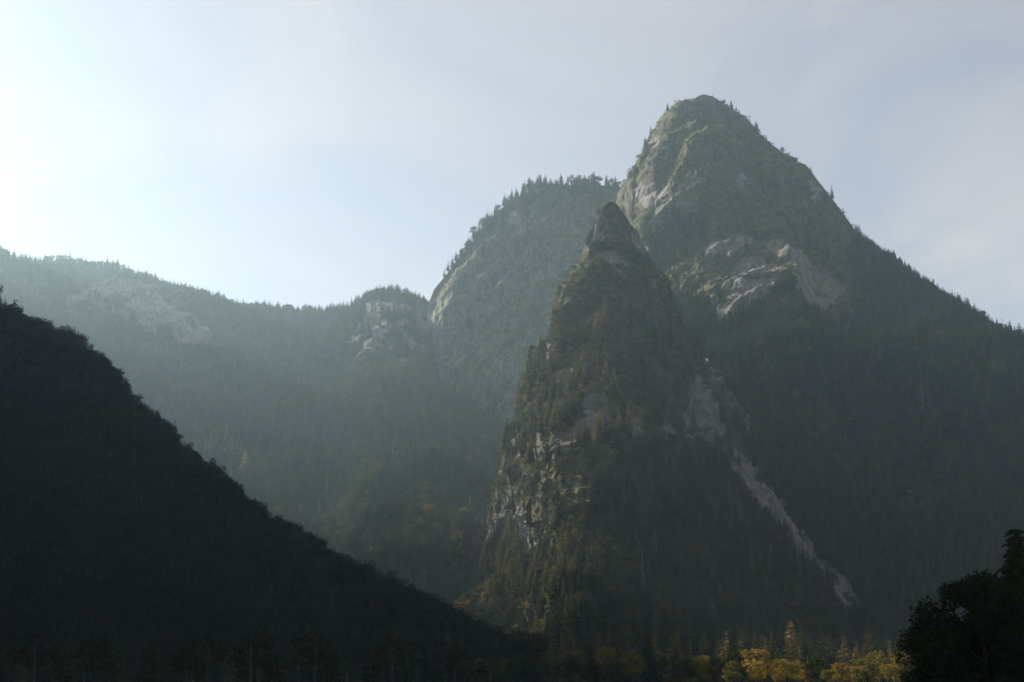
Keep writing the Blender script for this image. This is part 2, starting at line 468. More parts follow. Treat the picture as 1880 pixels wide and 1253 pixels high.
def peak_relief(V, n, px, py):
    wx = px + 9 * fbm(V, 60, 3, off=4.0); wy = py + 9 * fbm(V, 60, 3, off=8.0)
    wx2 = px + 5 * fbm(V, 40, 3, off=2.0); wy2 = py + 5 * fbm(V, 40, 3, off=6.0)
    hi = sstep(20, 200, V[..., 2])
    d = 26 * fbm(V, 230, 3, off=1.3) * hi
    d += (15 * ridged(stretch(V, 1, 0.40), 95, 3, off=0.4)) * (0.4 + 0.6 * hi)
    d += 5.0 * fbm(stretch(V, 1, 0.6), 30, 4, off=2.2)
    d += strata(V, 0.36, 38, 6.5, 1.7) * (0.5 + 0.5 * fbm(V, 120, 2, off=3.1))
    d += 4.0 * ridged(V, 15, 3, off=5.1) + 4.0 * ridged(stretch(V, 1, 0.22), 24, 2, off=8.8)
    inner = sstep(0.12, 0.6, np.abs(n[..., 1]))
    for poly, m, w in PEAK_BULGE:
        d += m * inner * poly_mask(wx2, wy2, poly, w)
    edge = sstep(0, 60, 1784 - 0 * px) * sstep(0, 30, 720 - V[..., 2])
    top = sstep(0, 40, V[..., 2].max() - V[..., 2])
    # keep the traced skyline: relief fades to a third on the flanks
    nx = np.abs(n[..., 1])
    d = d * (0.5 + 0.5 * sstep(0.0, 0.5, nx)) * (0.3 + 0.7 * top)
    dirv = n.copy(); dirv[..., 2] *= 0.35; dirv[..., 0] *= 0.4
    def rockf(V2, n2):
        up = n2[..., 2]
        qx, qy = proj(V2); qx = qx + wx2 - px + 8 * fbm(V2, 16, 2, off=1.9); qy = qy + wy2 - py + 8 * fbm(V2, 16, 2, off=2.9)
        rk = np.zeros(px.shape)
        for poly in PEAK_ROCK + GULLY:
            rk = np.maximum(rk, poly_mask(qx, qy, poly, 5))
        rk *= 0.95 + 0.38 * fbm(stretch(V2, 1, 0.35), 22, 3, off=3.7)
        steep = sstep(0.50, 0.20, up) * 0.30
        patch = 0.30 * fbm(stretch(V2, 1, 0.6), 45, 4, off=9.3)
        high = sstep(330, 520, V2[..., 2]) * 0.05
        left = 0.0
        return np.clip(np.maximum(rk * 0.95, steep + patch * 0.9 + high + left - 0.04), 0, 1)
    return d, dirv, rockf

tower('main_peak', peak_left, peak_right,
      lambda z, zt: 8 + 350 * np.clip((zt - z) / zt, 0, 1) ** 1.0, lambda z, zt: 6 + 420 * np.clip((zt - z) / zt, 0, 1),
      430, 600, 50, peak_relief, s0=-0.58, pl=1.4)

# --- cliff mountain behind it ---------------------------------------
cliff_left = [(1010, 350, 2120), (985, 354, 2120), (960, 366, 2120), (930, 386, 2115), (905, 406, 2110), (880, 431, 2105), (860, 456, 2100), (838, 481, 2095),
              (815, 511, 2090), (797, 532, 2085), (790, 550, 2080), (784, 590, 2075), (778, 640, 2070), (774, 690, 2065), (760, 800, 2060), (740, 1250, 2050)]
cliff_right = [(1150, 348, 2200), (1320, 352, 2200), (1360, 420, 2200), (1380, 560, 2200), (1400, 1250, 2200)]
cliff_left = [(a, b - 9 * max(0, min(1, (480 - b) / 80)), c * DEEP) for a, b, c in cliff_left]
cliff_right = [(a, b - 9 * (b < 360), c * DEEP) for a, b, c in cliff_right]
CLIFF_BULGE = [([(880, 660), (876, 600), (900, 548), (930, 532), (985, 545), (1010, 600), (1040, 800), (895, 800)], 26, 4),
               ([(800, 560), (840, 500), (900, 440), (940, 395), (1000, 420), (950, 460), (900, 520), (850, 600), (800, 680)], 14, 5)]
def cliff_relief(V, n, px, py):
    wx = px + 6 * fbm(V, 50, 3, off=3.0); wy = py + 6 * fbm(V, 50, 3, off=7.0)
    d = 16 * fbm(V, 180, 3, off=6.6)
    d += 9 * ridged(stretch(V, 1, 0.3), 60, 3, off=3.4)
    d += 5 * fbm(stretch(V, 1, 0.5), 26, 4, off=1.2)
    d += strata(V, 0.75, 40, 13.0, 4.2)
    d += 3.2 * ridged(V, 15, 3, off=8.1) + 5.0 * ridged(stretch(V, 1, 0.2), 26, 2, off=8.8)
    inner = sstep(0.12, 0.6, np.abs(n[..., 1]))
    for poly, m, w in CLIFF_BULGE:
        d += m * inner * poly_mask(wx, wy, poly, w)
    top = sstep(0, 50, V[..., 2].max() - V[..., 2])
    d = d * (0.3 + 0.7 * sstep(0.0, 0.5, np.abs(n[..., 1]))) * (0.15 + 0.85 * top)
    dirv = n.copy(); dirv[..., 2] *= 0.3; dirv[..., 0] *= 0.45
    def rockf(V2, n2):
        steep = sstep(0.55, 0.2, n2[..., 2])
        low = sstep(350, 420, py)
        return np.clip(steep * 0.55 * (0.25 + 0.75 * low) + 0.38 * fbm(stretch(V2, 1, 0.6), 50, 4, off=2.3) + 0.36 * low, 0, 1)
    return d, dirv, rockf
tower('cliff_mountain', cliff_left, cliff_right,
      lambda z, zt: 30 + 190 * np.clip((zt - z) / zt, 0, 1) ** 0.9, lambda z, zt: 90 + 300 * np.clip((zt - z) / zt, 0, 1),
      300, 380, 40, cliff_relief)

# --- spur with the rock pinnacle in front ----------------------------
spur_left = [(1112, 374, 1330), (1100, 380, 1330), (1095, 389, 1330), (1093, 403, 1330), (1091, 419, 1330), (1084, 436, 1328), (1080, 455, 1326), (1074, 480, 1322),
             (1058, 494, 1316), (1046, 515, 1308), (1033, 541, 1300), (1028, 579, 1290), (1025, 603, 1284), (1015, 626, 1276), (998, 642, 1270), (981, 664, 1264),
             (966, 703, 1254), (958, 722, 1250), (958, 756, 1240), (954, 788, 1232), (940, 806, 1225), (932, 841, 1215), (924, 876, 1205), (916, 912, 1195),
             (911, 969, 1178), (908, 1010, 1165), (885, 1070, 1150), (860, 1130, 1130), (820, 1255, 1100)]
spur_right = [(1132, 374, 1330), (1140, 384, 1332), (1155, 406, 1336), (1174, 431, 1342), (1188, 462, 1352), (1196, 480, 1370), (1208, 505, 1410), (1236, 550, 1460),
              (1270, 630, 1480), (1310, 720, 1440), (1345, 800, 1380), (1385, 880, 1310), (1440, 950, 1250), (1500, 1030, 1180), (1560, 1110, 1110), (1640, 1255, 1000)]
SPUR_ROCK = [
    [(1150, 412), (1164, 420), (1182, 452), (1194, 478), (1176, 484), (1158, 450)],
    [(1108, 470), (1130, 462), (1165, 470), (1160, 494), (1120, 492)],
    [(1092, 392), (1102, 396), (1098, 440), (1080, 470), (1084, 440)],
    [(1060, 770), (1074, 742), (1088, 722), (1108, 716), (1120, 740), (1126, 775), (1120, 800), (1080, 812), (1056, 800)],
    [(1012, 812), (1040, 796), (1062, 800), (1060, 832), (1020, 846)],
    [(1248, 768), (1262, 730), (1278, 694), (1300, 712), (1328, 762), (1340, 806), (1300, 812), (1262, 806)],
    [(1150, 778), (1172, 768), (1178, 800), (1156, 806)], [(1212, 782), (1232, 772), (1240, 798), (1220, 806)],
    [(1290, 660), (1306, 662), (1340, 716), (1372, 772), (1362, 786), (1330, 730)],
    [(1330, 822), (1352, 830), (1392, 880), (1440, 946), (1470, 985), (1500, 1030), (1486, 1040), (1430, 980), (1390, 930), (1360, 890)],
    [(1480, 1010), (1510, 1026), (1545, 1060), (1580, 1120), (1590, 1150), (1560, 1130), (1520, 1080)],
    [(920, 920), (938, 900), (940, 960), (934, 1000), (914, 990)],
    [(940, 940), (956, 930), (975, 960), (985, 1040), (970, 1060), (945, 1010)],
    [(955, 790), (966, 770), (962, 830), (944, 850)],
    [(985, 800), (1002, 780), (1006, 850), (990, 870)],
    [(1140, 540), (1152, 540), (1158, 560), (1142, 562)],
    [(1296, 940), (1304, 950), (1308, 1000), (1298, 1000)],
    [(1200, 500), (1208, 510), (1206, 535), (1198, 530)],
]
SPUR_BULGE = [
    ([(1060, 505), (1090, 490), (1195, 492), (1220, 540), (1300, 760), (1420, 1000), (1500, 1260), (850, 1260), (920, 940), (980, 740), (1010, 640)], 18, 9),
    ([(1044, 800), (1062, 770), (1084, 730), (1120, 708), (1150, 716), (1168, 722), (1180, 800), (1250, 1260), (960, 1260), (1030, 900)], 26, 10),
    ([(1000, 850), (1010, 815), (1030, 800), (1050, 806), (1062, 840), (1090, 1260), (960, 1260), (990, 930)], 10, 6),
    ([(1020, 900), (1065, 850), (1130, 812), (1150, 830), (1100, 890), (1060, 960), (1010, 1260), (950, 1260), (985, 980)], 22, 9),
    ([(925, 930), (945, 890), (965, 840), (985, 800), (1000, 820), (985, 880), (960, 960), (940, 1260), (890, 1260)], 15, 8),
    ([(1246, 812), (1262, 728), (1280, 690), (1310, 716), (1346, 806), (1400, 880), (1480, 1000), (1580, 1140), (1300, 1140)], 12, 4),
    ([(1084, 520), (1076, 500), (1092, 480), (1105, 450), (1130, 425), (1150, 432), (1160, 470), (1120, 500)], 6, 3),
]
def spur_relief(V, n, px, py):
    wx = px + 8 * fbm(V, 34, 3, off=2.5); wy = py + 8 * fbm(V, 34, 3, off=6.5)
    hi = sstep(465, 380, V[..., 2])            # slimmer relief near the tip
    d = 20 * fbm(V, 130, 3, off=3.3) * hi
    d += 21 * (ridged(stretch(V, 1, 0.42), 80, 3, off=6.4) - 0.85) * (0.35 + 0.65 * hi)
    d += 5.5 * fbm(stretch(V, 1, 0.6), 20, 4, off=1.1)
    d += strata(V, 0.35, 27, 3.0, 2.9) * (0.5 + 0.5 * hi) * (1 + 0.6 * fbm(V, 60, 2, off=5.7))
    d += (2.8 * (ridged(V, 10, 3, off=7.1) - 0.85) + 6.0 * (ridged(stretch(V, 1, 0.25), 22, 3, off=8.8) - 0.85)) * (0.35 + 0.65 * hi)
    inner = sstep(0.12, 0.6, np.abs(n[..., 1]))
    for poly, m, w in SPUR_BULGE:
        d += m * inner * poly_mask(wx, wy, poly, w)
    fl = 0.6 + 0.4 * sstep(0.0, 0.5, np.abs(n[..., 1]))
    d = d * fl * (0.3 + 0.7 * sstep(0, 25, V[..., 2].max() - V[..., 2]))
    dirv = n.copy(); dirv[..., 2] *= 0.35; dirv[..., 0] *= 0.75
    def rockf(V2, n2):
        qx, qy = proj(V2); qx = qx + wx - px + 9 * fbm(V2, 14, 2, off=1.9); qy = qy + wy - py + 9 * fbm(V2, 14, 2, off=2.9)
        rk = np.zeros(px.shape)
        for poly in SPUR_ROCK + GULLY:
            rk = np.maximum(rk, poly_mask(qx, qy, poly, 5))
        rk *= 0.9 + 0.55 * fbm(stretch(V2, 1, 0.5), 14, 3, off=3.7)
        steep = sstep(0.40, 0.10, n2[..., 2]) * 0.26
        patch = 0.32 * fbm(stretch(V2, 1, 0.6), 32, 4, off=9.9)
        lf = sstep(1130, 960, px) * (0.20 + 0.45 * fbm(stretch(V2, 1, 0.5), 38, 3, off=6.1)) * sstep(1120, 1020, py)
        return np.clip(np.maximum(rk * 0.95, steep + patch * 0.9 + lf - 0.04), 0, 1)
    return d, dirv, rockf
tower('rocky_spur', spur_left, spur_right,
      lambda z, zt: 6 + 30 * sstep(0, 110, zt - z) + 260 * np.clip((zt - z - 90) / (zt - 90), 0, 1) ** 1.1,
      lambda z, zt: 7 + 40 * sstep(0, 110, zt - z) + 160 * np.clip((zt - z) / zt, 0, 1),
      480, 500, 46, spur_relief, s0=-0.42, pl=1.2, keep=0.6)

def W(*pts):
    """world crest points as (px, py, depth) entries"""
    return [(*[float(v) for v in proj(np.array(p, float))], p[1]) for p in pts]

# --- ridge walls built from a crest line, falling to the valley on both sides ---
def ridge(name, crest, run_front, run_back, nu, nf, nb, pw, relief, aim, zfoot=-3.0, drop=0.0):
    """crest: (px, py, depth); run_front/back: metres from the crest to the foot, tables over px"""
    cr = np.array(crest, float)
    cr[:, 1] += drop
    s = np.concatenate([[0], np.cumsum(np.hypot(np.diff(cr[:, 0]), np.diff(cr[:, 1])))])
    q = np.linspace(0, s[-1], nu)
    px = np.interp(q, s, cr[:, 0]); py = np.interp(q, s, cr[:, 1]); dp = np.interp(q, s, cr[:, 2])
    C = P(px, py, dp)
    rf = np.interp(px, *run_front); rb = np.interp(px, *run_back)
    vf = np.linspace(0, 1, nf) ** 1.15; vb = np.linspace(1, 0, nb, endpoint=False)
    out = []
    to = np.array(aim)[None] - C[:, :2]
    to /= np.linalg.norm(to, axis=1)[:, None]
    for t in vb:
        p = C.copy(); p[:, :2] -= to * (rb * t)[:, None]; p[:, 2] = zfoot + (C[:, 2] - zfoot) * (1 - t) ** 1.2; out.append(p)
    for t in vf:
        p = C.copy(); p[:, :2] += to * (rf * t)[:, None]; p[:, 2] = zfoot + (C[:, 2] - zfoot) * (1 - t) ** pw; out.append(p)
    V = np.array(out)
    n = -grid_normals(V, False)
    if n[..., 2].mean() < 0: n = -n
    ppx, ppy = proj(V)
    t_all = np.concatenate([-vb, vf])[:, None] * np.ones(nu)[None]
    d, dirv, rock = relief(V, n, ppx, ppy, t_all)
    V = V + dirv * d[..., None]
    nn = grid_normals(V, False)
    if nn[..., 2].mean() < 0: nn = -nn
    o = finish_body(name, V, False, rock(V, nn) if callable(rock) else rock)
    BODIES[name]['n'] = nn
    BODIES[name]['t'] = t_all
    return o

back_crest = W((-1500, 650, 560), (-1480, 900, 700), (-1460, 1300, 740), (-1450, 1700, 750), (-1440, 2050, 800), (-1410, 2190, 870), (-1350, 2310, 720), (-1250, 2420, 690), (-1170, 2500, 860), (-1080, 2570, 880)) + [(-100, 415, 2580), (0, 462, 2600), (27, 476, 2600), (64, 487, 2600), (98, 484, 2600), (144, 485, 2600), (173, 492, 2600),  # unseen crest at left, its heights and notch shaped for shade and sunbeam
              (197, 491, 2600), (223, 494, 2600), (239, 504, 2600), (277, 511, 2600), (298, 528, 2600), (330, 533, 2600), (354, 540, 2600), (399, 551, 2600), (425, 562, 2600),
              (452, 570, 2600), (540, 574, 2600), (600, 574, 2570), (640, 569, 2520), (662, 558, 2480), (676, 546, 2460), (700, 541, 2440), (740, 540, 2420), (765, 552, 2400), (790, 560, 2380),
              (815, 650, 2330), (860, 705, 2260), (950, 775, 2150), (1100, 850, 2050)]
back_crest = [(a, b, c * (1.0 if a < -300 else 1.0 + 0.1 * min(1, (a + 300) / 300))) for a, b, c in back_crest]
BACK_ROCK = [
    [(120, 570), (160, 552), (200, 548), (250, 530), (275, 545), (290, 580), (330, 600), (395, 612), (390, 632), (300, 625), (240, 612), (170, 606), (130, 596)],
    [(370, 575), (390, 572), (396, 585), (378, 590)],
    [(642, 590), (660, 560), (700, 556), (760, 560), (792, 565), (790, 640), (740, 650), (690, 640), (655, 650), (640, 630)],
    [(640, 650), (670, 640), (665, 680), (640, 690)],
]
def back_relief(V, n, px, py, t):
    wx = px + 9 * fbm(V, 70, 3, off=2.8); wy = py + 9 * fbm(V, 70, 3, off=6.1)
    fade = sstep(0.0, 0.12, np.abs(t)) * sstep(1.0, 0.75, np.abs(t))
    d = (38 * fbm(V, 320, 3, off=1.9) + 14 * ridged(V, 160, 3, off=3.9)) * fade
    d += 4 * fbm(V, 30, 3, off=5.5)
    rk = np.zeros(px.shape)
    for poly in BACK_ROCK:
        rk = np.maximum(rk, poly_mask(wx, wy, poly, 6))
    rk *= (t > 0)
    d += rk * 10 * fbm(V, 22, 4, off=4.4)
    dirv = n.copy()
    return d, dirv, lambda V2, n2: np.clip(rk * np.where(px > 600, 0.52, 0.72) + rk * 0.6 * fbm(stretch(V2, 1, 0.5), 30, 4, off=1.1), 0, 1)
ridge('forested_ridge', back_crest, ([-4000, -2000, -1000, -500, -100, 500, 700, 900, 1100], [450, 520, 700, 1000, 1750, 1980, 1850, 1650, 1450]), ([-1500, 1100], [1100, 1100]),
      420, 300, 40, 1.38, back_relief, (0, 300))

hill_crest = W((-1150, 380, 800), (-1150, 600, 820), (-1080, 800, 810), (-950, 900, 760), (-840, 925, 690), (-760, 932, 610), (-700, 936, 540), (-640, 938, 500), (-590, 938, 435), (-540, 938, 375), (-470, 938, 318), (-395, 934, 288)) + [(-60, 526, 932), (0, 560, 930), (27, 572, 930), (53, 590, 928), (82, 601, 925), (106, 613, 922), (133, 622, 920), (149, 632, 918),  # out-of-view crest, raised and stepped so the near valley stays in shade
              (173, 652, 915), (199, 675, 910), (223, 700, 905), (239, 722, 902), (255, 740, 900), (282, 763, 895), (316, 789, 888), (327, 814, 885), (353, 836, 880), (364, 856, 876), (393, 876, 870),
              (417, 906, 864), (436, 927, 860), (449, 950, 856), (473, 968, 850), (526, 992, 842), (600, 1028, 830), (680, 1072, 815), (750, 1112, 800), (820, 1158, 785), (880, 1190, 775), (950, 1215, 765), (1050, 1243, 755)]
def hill_relief(V, n, px, py, t):
    fade = sstep(0.0, 0.15, np.abs(t)) * sstep(1.0, 0.8, np.abs(t))
    d = (10 * fbm(V, 120, 3, off=7.9) + 5 * ridged(V, 70, 2, off=1.9)) * fade + 1.5 * fbm(V, 14, 3, off=2.1)
    return d, n.copy(), np.zeros(px.shape)
ridge('dark_hill', hill_crest, ([-2400, -1300, -400, 0, 300, 600, 1050], [380, 420, 360, 330, 250, 170, 90]), ([-1300, 0, 1050], [420, 300, 60]),
      360, 110, 50, 1.15, hill_relief, (-60, -200), drop=12)

# ------------------------------------------------------------------ tree meshes
def quad_cloud(cent, size, nrm_bias, r):
    """small leaf quads, one at each centre, facing mostly along nrm_bias"""
    k = len(cent)
    nrm = nrm_bias + r.normal(size=(k, 3)) * 0.75
    nrm /= np.linalg.norm(nrm, axis=1)[:, None] + 1e-9
    a = np.cross(nrm, r.normal(size=(k, 3))); a /= np.linalg.norm(a, axis=1)[:, None] + 1e-9
    b = np.cross(nrm, a)
    s = (size * r.uniform(0.6, 1.35, k))[:, None]
    V = np.stack([cent - a * s, cent - b * s * 0.6 + nrm * s * 0.15, cent + a * s, cent + b * s * 0.6 - nrm * s * 0.1], 1).reshape(-1, 3)
    return V, np.arange(4 * k).reshape(-1, 4)

def tube(pts, rad, seg=6):
    pts = np.asarray(pts, float); rad = np.asarray(rad, float)
    V = []; Fc = []
    for i, (p, rr) in enumerate(zip(pts, rad)):
        d = pts[min(i + 1, len(pts) - 1)] - pts[max(i - 1, 0)]
        d /= np.linalg.norm(d) + 1e-9
        u = np.cross(d, (0.31, 0.95, 0.1)); u /= np.linalg.norm(u) + 1e-9
        w = np.cross(d, u)
        for k in range(seg):
            a = 2 * math.pi * k / seg
            V.append(p + rr * (math.cos(a) * u + math.sin(a) * w))
    for i in range(len(pts) - 1):
        for k in range(seg):
            Fc.append((i * seg + k, i * seg + (k + 1) % seg, (i + 1) * seg + (k + 1) % seg, (i + 1) * seg + k))
    return np.array(V), np.array(Fc)

def spruce(name, seed, levels, per, segs, slim=0.17, sparse=0.0, mat=None):
    """1 m tall unit spruce: (trunk mesh, crown mesh). Boughs droop and end in ragged twigs."""
    r = np.random.default_rng(seed)
    tv, tf = tube([(0, 0, 0), (0.003, 0, 0.3), (0, 0.003, 0.65), (0, 0, 0.985)], [0.014, 0.011, 0.007, 0.001], 5)
    trunk = mesh_from(name + '_trunk', tv, tf, M_BARK)
    V = []; Fc = []
    base = r.uniform(0.06, 0.16)
    for i in range(levels):
        h = base + (0.985 - base) * ((i + r.uniform(-0.3, 0.3)) / levels)
        k = max(0.0, 1 - (h - base) / (1 - base))
        rad = slim * (0.12 + 0.88 * k ** 0.82) * (0.75 if i == 0 else 1.0) * r.uniform(0.85, 1.12)
        nb = max(4, int(per * (0.45 + 0.55 * k)))
        a0 = r.uniform(0, 6.28)
        for b in range(nb):
            if r.uniform() < sparse: continue
            a = a0 + 2 * math.pi * b / nb + r.normal() * 0.22
            ln = rad * r.uniform(0.62, 1.22)
            droop = r.uniform(0.25, 0.6) * ln
            ca, sa = math.cos(a), math.sin(a)
            wid = ln * r.uniform(0.24, 0.42)
            st = len(V)
            for j in range(segs + 1):
                f = j / segs
                rr_ = ln * f
                z = h + 0.10 * ln * math.sin(f * 2.2) - droop * f * f
                w = wid * (math.sin(math.pi * min(1.0, 0.18 + f * 0.8)) ** 0.8) * (0.55 if j % 2 else 1.0) * r.uniform(0.8, 1.2)
                if j == segs: w *= 0.15
                V.append((ca * rr_ - sa * w, sa * rr_ + ca * w, z - w * 0.55))
                V.append((ca * rr_, sa * rr_, z + 0.004))
                V.append((ca * rr_ + sa * w, sa * rr_ - ca * w, z - w * 0.55))
            for j in range(segs):
                o = st + 3 * j
                Fc.append((o, o + 1, o + 4, o + 3)); Fc.append((o + 1, o + 2, o + 5, o + 4))
    crown = mesh_from(name + '_crown', V, Fc, mat or M_NEEDLE)
    return trunk, crown

def broadleaf(name, seed, nleaf, leaf, mat, lobes=9, low=0.22, width=0.30):
    """1 m tall unit broadleaf tree: (trunk mesh, crown mesh)"""
    r = np.random.default_rng(seed)
    cs = []; rs = []
    for i in range(lobes):
        h = r.uniform(low + 0.12, 0.86)
        f = math.sin(math.pi * min(0.98, max(0.05, (h - low) / (1.02 - low)))) ** 0.7
        a = r.uniform(0, 6.28); q = width * f * math.sqrt(r.uniform(0.05, 0.8))
        cs.append((q * math.cos(a), q * math.sin(a), h)); rs.append(r.uniform(0.07, 0.17) * (0.6 + 0.4 * f))
    cs.append((0.02, 0, 0.88)); rs.append(0.11)
    cs = np.array(cs); rs = np.array(rs)
    w = rs ** 2 / (rs ** 2).sum()
    idx = r.choice(len(cs), nleaf, p=w)
    u = r.normal(size=(nleaf, 3)); u /= np.linalg.norm(u, axis=1)[:, None]
    rad = rs[idx] * (1 - 0.45 * r.uniform(0, 1, nleaf) ** 2.2)
    # twig clusters give a broken, clumped surface
    clump = 1 + 0.40 * perlin(u * 2.6 + cs[idx] * 30)
    c = cs[idx] + u * (rad * clump)[:, None] * np.array([1.05, 1.05, 0.85])
    keep = c[:, 2] > low - 0.02
    c = c[keep]; u = u[keep]
    lv, lf = quad_cloud(c, np.full(len(c), leaf), u * 0.8 + np.array([0, 0, 0.35]), r)
    crown = mesh_from(name + '_crown', lv, lf, mat)
    tv, tf = tube([(0, 0, 0), (0.008, 0.004, low), (0.0, 0.01, 0.55), (0.01, 0, 0.85)], [0.022, 0.017, 0.010, 0.003], 6)
    tv = [tv]; tf = [tf]
    off = len(tv[0])
    for i in range(min(8, len(cs))):
        s = np.array([0.005, 0.005, low + (cs[i][2] - low) * 0.45])
        bv, bf = tube([s, (s + cs[i]) / 2 + np.array([0, 0, -0.02]), cs[i]], [0.009, 0.006, 0.002], 4)
        tv.append(bv); tf.append(bf + off); off += len(bv)
    trunk = mesh_from(name + '_trunk', np.concatenate(tv), np.concatenate(tf), M_BARK)
    return trunk, crown

def shrub(name, seed, nleaf, leaf, mat):
    r = np.random.default_rng(seed)
    cs = np.array([(r.normal() * 0.35, r.normal() * 0.35, r.uniform(0.15, 0.55)) for _ in range(6)])
    idx = r.integers(0, 6, nleaf)
    u = r.normal(size=(nleaf, 3)); u /= np.linalg.norm(u, axis=1)[:, None]
    c = cs[idx] + u * r.uniform(0.12, 0.36, nleaf)[:, None]
    v, f = quad_cloud(c, np.full(nleaf, leaf), u, r)
    return mesh_from(name, v, f, mat)

SPR_LO = [spruce('far_spruce', 100 + i, 15, 8, 3, 0.15 + 0.02 * i, 0.10 * (i % 3)) for i in range(5)]
SPR_HI = [spruce('near_spruce', 200 + i, 30, 11, 5, 0.155 + 0.018 * i, 0.06 * (i % 3)) for i in range(6)]
SPR_DK = [spruce('shaded_spruce', 600 + i, 15, 8, 3, 0.15 + 0.03 * i, 0.1 * i, M_SHADELEAF) for i in range(3)]
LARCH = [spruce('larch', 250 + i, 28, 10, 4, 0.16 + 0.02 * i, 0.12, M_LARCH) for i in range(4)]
GOLDLARCH = [spruce('bright_sun_coloured_spruce', 270 + i, 28, 10, 4, 0.17 + 0.02 * i, 0.12, M_GOLDLARCH) for i in range(3)]
BRD_DK = [broadleaf('shaded_broadleaf', 650 + i, 520, 0.034, M_SHADELEAF) for i in range(3)]
BRD_LO = [broadleaf('far_broadleaf', 300 + i, 520, 0.034, M_LEAF) for i in range(5)]
BRD_HI = [broadleaf('near_broadleaf', 400 + i, 900, 0.030, M_LEAF, 16) for i in range(5)]
GLD_HI = [broadleaf('golden_broadleaf', 450 + i, 1100, 0.030, M_GOLD, 20, 0.18, 0.36) for i in range(5)]
SHRUBS = [shrub('scrub_bush', 500 + i, 110, 0.11, M_SCRUB) for i in range(4)]

# ------------------------------------------------------------------ planting
def sample(body, count, dens, seed, spacing, facing=True):
    """random points on a mountain, spread by area; dens(px, py, pos, nrm, rock, t) -> 0..1"""
    B = BODIES[body]; r = np.random.default_rng(seed)
    V, nn, rk = B['V'], B['n'], B['rock']
    V2 = np.concatenate([V, V[:, :1]], 1) if B['wrap'] else V
    n2 = np.concatenate([nn, nn[:, :1]], 1) if B['wrap'] else nn
    r2 = np.concatenate([rk, rk[:, :1]], 1) if B['wrap'] else rk
    a = V2[1:, :-1] - V2[:-1, :-1]; b = V2[:-1, 1:] - V2[:-1, :-1]
    cr = np.cross(a, b)
    ar = np.linalg.norm(cr, axis=-1).ravel()
    cx_, cy_ = proj(V2[:-1, :-1])
    ar = ar * ((cx_ > -300) & (cx_ < 2050) & (V2[:-1, :-1, 2] > -3)).ravel()
    cum = np.cumsum(ar); cum /= cum[-1]
    ci = np.searchsorted(cum, r.uniform(size=count))
    nu = V2.shape[1] - 1
    i, j = ci // nu, ci % nu
    i = np.minimum(i, V2.shape[0] - 2)
    u, v = r.uniform(size=count)[:, None], r.uniform(size=count)[:, None]
    lerp = lambda A: (A[i, j] * (1 - u) + A[i, j + 1] * u) * (1 - v) + (A[i + 1, j] * (1 - u) + A[i + 1, j + 1] * u) * v
    p = lerp(V2); n = lerp(n2); n /= np.linalg.norm(n, axis=1)[:, None] + 1e-9
    k = lerp(r2[..., None])[:, 0]
    t = B['t'][i, j] if 't' in B else np.zeros(count)
    px, py = proj(p)
    dn = dens(px, py, p, n, k, t)
    ok = (r.uniform(size=count) < dn) & (p[:, 2] > -1) & (px > -420) & (px < 2150) & (p[:, 1] > 60)
    p, n, px, py = p[ok], n[ok], px[ok], py[ok]
    key = np.floor(p / spacing).astype(np.int64)
    _, first = np.unique(key, axis=0, return_index=True)
    return p[first]

nz1 = lambda p, w, o=0.0: fbm(p, w, 2, off=o)
facing = lambda p, n: sstep(0.45, -0.05, (n * p / np.linalg.norm(p, axis=1)[:, None]).sum(1))

def peak_trees(px, py, p, n, k, t):
    forest = np.maximum(sstep(560, 640, py + 0.22 * (1450 - px)), sstep(1560, 1600, px + 18 * nz1(p, 60)))
    forest = np.maximum(forest, poly_mask(px, py, [(1345, 590), (1396, 562), (1445, 515), (1475, 560), (1505, 585), (1500, 700), (1320, 700)], 5))
    up_ = 0.015 * sstep(150, 300, py)
    pocket = 0.5 * poly_mask(px, py, [(1170, 430), (1220, 380), (1290, 400), (1300, 470), (1210, 500)], 10)
    return np.maximum(forest, np.maximum(up_, pocket)) * sstep(0.55, 0.35, k) * facing(p, n) * sstep(0.02, 0.12, n[:, 2])
def peak_scrub(px, py, p, n, k, t):
    return (0.25 + 0.75 * sstep(-0.2, 0.3, nz1(p, 50, 3.0))) * sstep(0.56, 0.38, k) * facing(p, n) * sstep(900, 760, py) * sstep(0.0, 0.1, n[:, 2])
def spur_trees(px, py, p, n, k, t):
    low = np.maximum(sstep(940, 1040, py + 50 * nz1(p, 60)), sstep(790, 900, py + 50 * nz1(p, 60)) * sstep(1060, 1180, px)) ; mid = 0.03 + 0.14 * sstep(480, 700, py) * sstep(-0.1, 0.3, nz1(p, 50, 7.0))
    return np.maximum(low, mid) * sstep(520, 640, py + 30) * sstep(0.6, 0.4, k) * facing(p, n) * sstep(0.0, 0.12, n[:, 2])
def spur_scrub(px, py, p, n, k, t):
    return (0.35 + 0.65 * sstep(-0.25, 0.2, nz1(p, 30, 5.0))) * sstep(0.60, 0.40, k) * facing(p, n) * sstep(-0.05, 0.08, n[:, 2])
def cliff_trees(px, py, p, n, k, t):
    top = sstep(395, 350, py + 0.0 * px) * (n[:, 2] > 0.25)
    shoulder = sstep(22, 6, py - np.interp(px, [784, 790, 838, 880, 930, 985, 1300], [600, 552, 484, 434, 389, 357, 350])) * sstep(520, 480, py) * 0.5
    top2 = (p[:, 2] > BODIES['cliff_mountain']['V'][..., 2].max() - 14) * 0.9
    base = sstep(700, 760, py) * 0.8
    return np.maximum(np.maximum(top2, base), np.maximum(shoulder, 0.02)) * sstep(0.62, 0.45, k * (p[:, 2] < 650)) * np.maximum(facing(p, n), top2)
def cliff_scrub(px, py, p, n, k, t):
    return 0.25 * sstep(0.40, 0.25, k) * facing(p, n)
